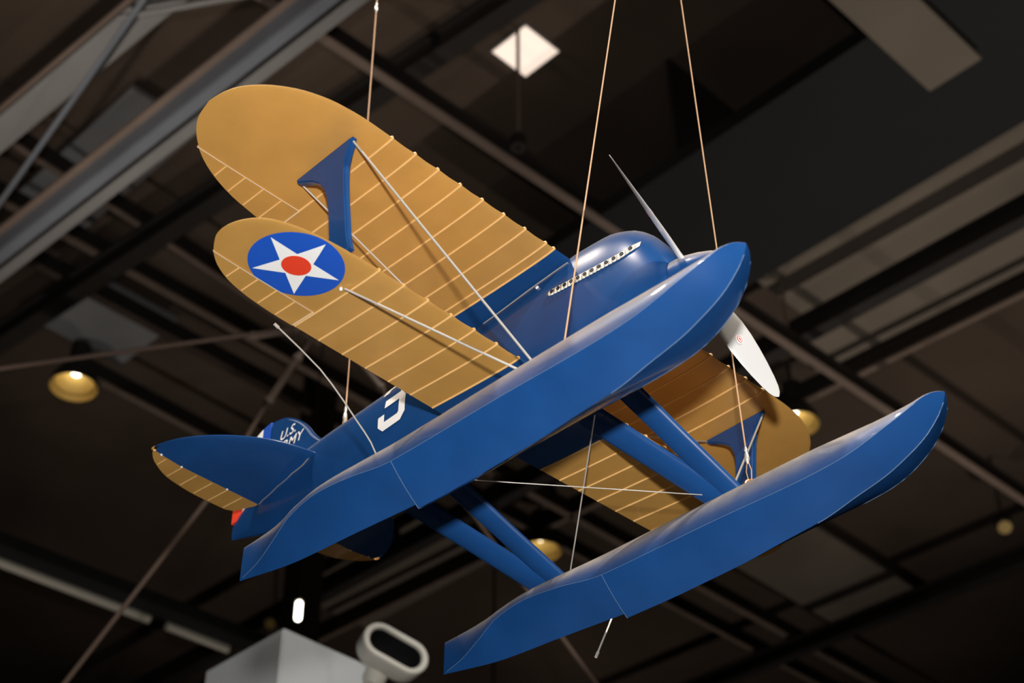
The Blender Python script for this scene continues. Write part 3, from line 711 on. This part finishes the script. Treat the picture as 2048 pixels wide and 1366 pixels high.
# ---------------- bracing wires
def wire(pts, r=.0019, m=STEEL, name='bracing_wire'):
    o = tube(name, pts, r, m, PLANE, n=8); return o
for sg in (-1, 1):
    wire([(.070, sg * .587, .090), (.208, sg * .262, -.325)], .0022)
    wire([(-.084, sg * .586, .094), (-.03, sg * .10, -.15)], .0018)
    wire([(-.029, sg * .504, -.150), (.183, sg * .262, -.325)], .0022)
    lathe('wire_anchor', [(0, .003), (.004, .0028), (.006, 0)], (-.036, sg * .507, lww.low(-.036, .507)), (0, 0, -1), WHITE, PLANE, n=10)
    wire([(-.215, sg * .262, -.328), (.058, sg * .05, -.195 + .01)], .0015)
wire([(.172, .262, -.325), (-.24, -.262, -.325)], .0010)
# loose bent wire at the starboard float and a loose end at the port side
lo_ = wire([(-.2, -.255, -.325), (-.2, -.275, -.300), (-.2, -.284, -.287), (-.2, -.300, -.2725), (-.2, -.323, -.2545), (-.2, -.352, -.2305), (-.2, -.384, -.2065), (-.2, -.415, -.187), (-.2, -.465, -.166), (-.2, -.523, -.145)], .0016, FERR, 'loose_wire')
tube('wire_end', [(-.2, -.517, -.147), (-.2, -.527, -.1435)], .0032, FERR, lo_)
lo_ = wire([(-.2, .47, -.16), (-.2, .43, -.27), (-.2, .364, -.40), (-.2, .34, -.449), (-.2, .316, -.499)], .002, FERR, 'loose_wire')
tube('wire_end', [(-.2, .321, -.489), (-.2, .3145, -.502)], .0032, FERR, lo_)

# ------------------------------------------------------------------ suspension cables
def loop(c, r, axis, tube_r, material, parent, name='eye_ring'):
    u, w = frame_of(Vector(axis)); pts = [Vector(c) + (u * math.cos(2 * PI * k / 16) + w * math.sin(2 * PI * k / 16)) * r for k in range(17)]
    return tube(name, pts, tube_r, material, parent, n=6)
def ferrule(p, q, parent, R_=.0055):
    p = Vector(p); q = Vector(q); d = q - p
    tube('ferrule', [p, p + d * .2, p + d * .3, p + d * .45, p + d * .7, p + d * .85, q], [.0022, .004, .0025, R_ * .8, R_, R_ * .7, .002], FERR, parent, n=10)
def cable(name, a, b, r, label, eye=True, ferr=((.03, .07),)):
    a = Vector(a); b = Vector(b); d = (b - a).normalized(); root = empty(name, a); z = Vector((0, 0, 0)); L = (b - a).length
    e = .018
    tube('cable', [d * .055, d * L], r, ROPE, root)
    tube('cable_loop', [d * .06, d * .035 + Vector((.006, 0, 0)), d * .012 + Vector((.003, 0, 0))], r * .7, ROPE, root); tube('cable_loop', [d * .06, d * .035 - Vector((.006, 0, 0)), d * .012 - Vector((.003, 0, 0))], r * .7, ROPE, root)
    if eye: loop(d * .008, .010, (1, -1, .2), .0024, COPPER, root)
    for f0, f1 in ferr: ferrule(d * f1, d * f0, root)
    return tag(root, label, 'cable', 'cables suspending the aircraft')
TOP = Vector((.3608, 0, 1.5817 + Z0))
cable('suspension_cable', (.245, .2695, -.338 + Z0), TOP, .0016, 'tan suspension cable rising from the far float past the propeller', ferr=((.05, .085),))
cable('suspension_cable', (.2583, -.2543, -.3400 + Z0), TOP, .0016, 'tan suspension cable rising from the near float past the exhaust ports', eye=False, ferr=())
root = empty('suspension_cable', TOP); tube('cable', [(0, 0, .02), (0, 0, 13.2 - TOP.z)], .0026, ROPE, root); loop((0, 0, 0), .016, (0, 1, 0), .003, FERR, root)
tag(root, 'single cable above the frame joining the two front cables to the roof', 'cable', 'cables suspending the aircraft')
cable('suspension_cable', (-.65, 0, .109 + Z0), (-.65, 0, 13.2), .0019, 'tan suspension cable rising from the rear fuselage behind the wings', eye=False, ferr=((.03, .075), (1.44, 1.48)))
